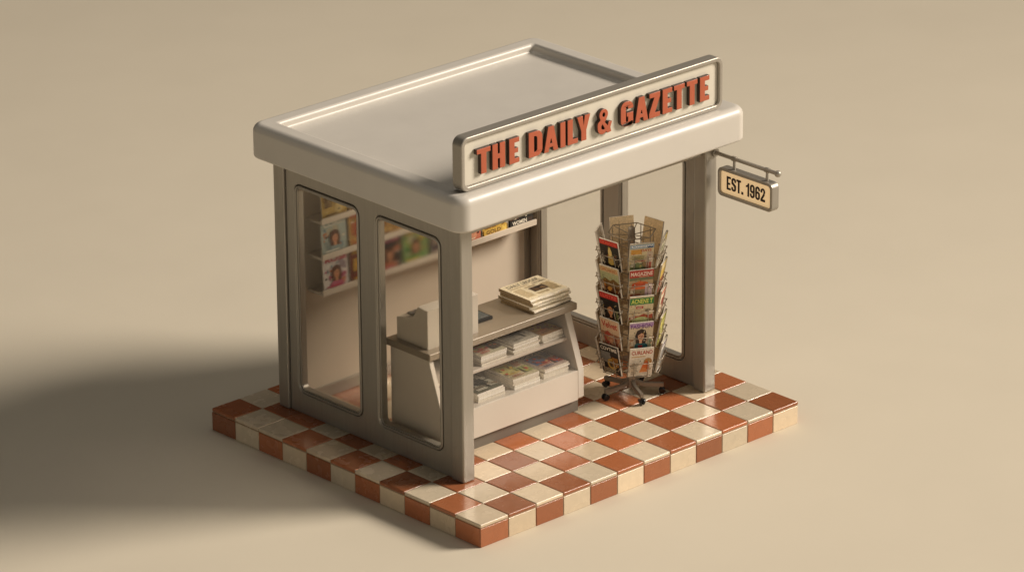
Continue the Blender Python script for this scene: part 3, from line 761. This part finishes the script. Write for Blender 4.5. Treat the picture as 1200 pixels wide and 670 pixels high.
# ------------------------------------------------------------------ wall shelves with magazines
SH = [(3.31, 'lowest'), (4.36, 'middle'), (5.41, 'top')]
for z, nm in SH:
    s0 = Vector((6.28, 9.10, z))
    sh = tag(empty('wall_shelf', s0), '%s of the three long cream magazine shelves on the back wall' % nm, 'shelf', 'wall shelves on the back wall')
    b = bmesh.new(); box(b, -4.02, 4.02, -.30, .299, 0, .075, .012, 2); obj('board', b, SHELFM, sh)
    b = bmesh.new(); box(b, -4.02, 4.02, -.362, -.302, 0, .17, .015, 2); obj('lip', b, SHELFM, sh)
WM = [
 # lowest shelf
 [('d9d2cc', 'ROSE', 'c8405c', ['b9607a', '9a8a90', 'c07a5a', '7d9aa0'], 'pale', 'person'), ('7a3a2a', 'SUPPER', 'e2b64a', ['b5452f', '3a2420', 'd0a040'], 'brown and red', None), ('2f2a2a', 'NOIR', 'c8607a', ['b06a4a', '7a3f2a', 'c88a62'], 'dark pink titled', 'person'), ('7fa05a', 'MEADOW', 'e0b84a', ['4f8a4a', '8fb06a', 'd8c9a8', 'c9a23c'], 'bright green', 'person'),
  ('4a3a44', 'OPERA', 'd8c0a8', ['7a3a4a', '3a3040'], 'dark plum', None), ('c9785c', 'CORAL', 'f0dcc0', ['d89a7a', 'b5503f', 'e0b48a'], 'coral orange', None), ('c9a44a', 'GOLD', '5a3a1a', ['e0c060', '8a6020'], 'gold', None), ('1a1614', 'WOMEN', 'eee6d6', ['3a2a22', '5a3a2a'], 'black bottom titled', None)],
 [('a9b4ac', 'COAST', 'e6e2d4', ['8a9a98', 'c07a4a', '6f8a96', 'b9b29a'], 'grey blue', 'person'), ('c9a05a', 'FIESTA', 'b5302c', ['d8b45a', 'b5403a', '9a8a4a'], 'yellow and red', None), ('b98a4a', 'ATLAS', '5a3018', ['8a6a3a', 'd0a860'], 'ochre', None), ('d0b04a', 'SUNNY', '8a4a1a', ['c08a30', 'e0cc80'], 'yellow', None), ('c8908a', 'PETAL', 'f0e0d0', ['b06a6a', 'd8b0a0'], 'dusty pink', None), ('9aa06a', 'GROVE', 'e8e0c0', ['7a8a4a', 'b8b080'], 'moss green', None)],
 [('c0a050', 'HARVEST', '5a3a1a', ['a07a30', 'd8c080'], 'straw yellow', None), ('a87a40', 'CRAFT', 'e8d8b0', ['7a5020', 'c8a060'], 'caramel', None), ('c8a030', 'AMBER', '6a3a10', ['e0c050', '9a7020'], 'amber', None), ('b08060', 'CLAY', 'f0e0c8', ['8a5a3a', 'd0a888'], 'clay brown', None), ('a09060', 'ROOTS', '3a2a1a', ['7a6a40', 'c8b880'], 'khaki', None)]]
def wall_art(bg, title, tc, cols, who, bottom):
    def f(a):
        a.rect(0, 0, 1, 1, bg)
        a.blotch(cols, 8, .15, .1, .85, .72, .14).blotch(cols + ['e8dcc4', '3a2a22'], 16, .08, .08, .92, .76, .045)
        if who: a.person(.5, .46, .9, 'c98f68', '5a3322', cols[0])
        a.text(title, .06, .80, .94, .95, tc)
        if not who: a.rect(.52, .30, .92, .62, cols[1]).blotch(cols + ['d8a684'], 8, .56, .34, .88, .58, .05).lines(.08, .34, .46, .70, 6, tc, .4)
        if bottom: a.rect(0, 0, 1, .25, bg).text(title, .10, .09, .72, .20, tc).rect(.78, .05, .95, .2, cols[0]).lines(.10, .03, .7, .065, 1, tc)
        else: a.lines(.08, .05, .7, .16, 2, tc)
    return f
ZN = ['lowest', 'middle', 'top']
POSN = ['first', 'second', 'third', 'fourth', 'fifth', 'sixth', 'seventh', 'eighth']
lean = math.atan2(.36, .98)
for si, row in enumerate(WM):
    for k, (bg, title, tc, cols, look, who) in enumerate(row):
        x = 2.83 + k * .99
        bottom = (si == 0 and k >= 6)
        lab = '%s covered magazine standing on the %s wall shelf' % (look, ZN[si])
        magazine(wall_art(bg, title, tc, cols, who, bottom), lab, .90, 1.02, .035, (x + random.uniform(-.02, .02), 8.86, SH[si][0] + .078), (R(-4), 0, 0), 'magazines on the wall shelves', front=bg)

# ------------------------------------------------------------------ scale to metres
for me in bpy.data.meshes: me.transform(Matrix.Scale(S, 4))
for o in sc.objects: o.location = o.location * S

# ------------------------------------------------------------------ camera
f_px, az, el, roll = 5723.3, R(47.1302), R(21.4592), R(-.4962)
pos = Vector((-78.817, -86.195, 52.626)) * S
F = Vector((math.cos(el) * math.cos(az), math.cos(el) * math.sin(az), -math.sin(el)))
Rt = Vector((math.sin(az), -math.cos(az), 0)); U = Rt.cross(F)
c, s = math.cos(roll), math.sin(roll)
Rt, U = Rt * c + U * s, U * c - Rt * s
cam = bpy.data.cameras.new('camera'); cam.sensor_width = 36; cam.lens = f_px / 1200 * 36
cam.clip_start = 1; cam.clip_end = 1000
co = bpy.data.objects.new('camera', cam); C.objects.link(co)
co.matrix_world = Matrix(((Rt.x, U.x, -F.x, pos.x), (Rt.y, U.y, -F.y, pos.y), (Rt.z, U.z, -F.z, pos.z), (0, 0, 0, 1)))
sc.camera = co

# ------------------------------------------------------------------ light
def area(name, direction, dist, size, energy, color, target=(6, 5.5, 3)):
    l = bpy.data.lights.new(name, 'AREA'); l.shape = 'DISK'; l.size = size * S; l.energy = energy; l.color = color
    o = bpy.data.objects.new(name, l); C.objects.link(o)
    d = Vector(direction).normalized()
    o.location = (Vector(target) + d * dist) * S
    o.rotation_euler = (-d).to_track_quat('-Z', 'Y').to_euler()
    return o
ke = R(31)
def spot(name, direction, dist, size, energy, color, target, edge):
    """a big soft studio spot whose pool of light fades towards its edge (edge: radius of the pool in tiles)"""
    l = bpy.data.lights.new(name, 'SPOT'); l.energy = energy; l.color = color
    l.shadow_soft_size = size / 2 * S; l.spot_blend = 1.0; l.spot_size = 2 * math.atan(edge / dist)
    o = bpy.data.objects.new(name, l); C.objects.link(o)
    d = Vector(direction).normalized()
    o.location = (Vector(target) + d * dist) * S
    o.rotation_euler = (-d).to_track_quat('-Z', 'Y').to_euler()
    return o
spot('key_lamp', (.82 * math.cos(ke), -.572 * math.cos(ke), math.sin(ke)), 320, 108, 640000, (1, .89, .765), (-3.0, 3.0, -.6), 130)
area('soft_front_lamp', (.2, -.9, .25), 60, 34, 180, (1, .92, .82))
area('soft_top_lamp', (.05, .1, 1), 60, 36, 570, (1, .93, .83))
area('interior_fill', (0, 0, 1), .02, 4.6, 14, (1, .88, .72), (6.0, 5.6, 7.37))  # unseen fill light added under the roof to brighten the interior
area('soft_side_lamp', (-.85, -.40, .20), 60, 30, 350, (1, .92, .80))
w = bpy.data.worlds.new('World'); sc.world = w; w.use_nodes = True
bg = w.node_tree.nodes['Background']
bg.inputs[0].default_value = (1, .90, .76, 1); bg.inputs[1].default_value = .015

sc.view_settings.view_transform = 'Standard'
sc.view_settings.look = 'None'
sc.view_settings.exposure = 0
sc.cycles.use_denoising = True
sc.cycles.max_bounces = 10
sc.cycles.transparent_max_bounces = 16
sc.cycles.caustics_reflective = False
sc.cycles.caustics_refractive = True
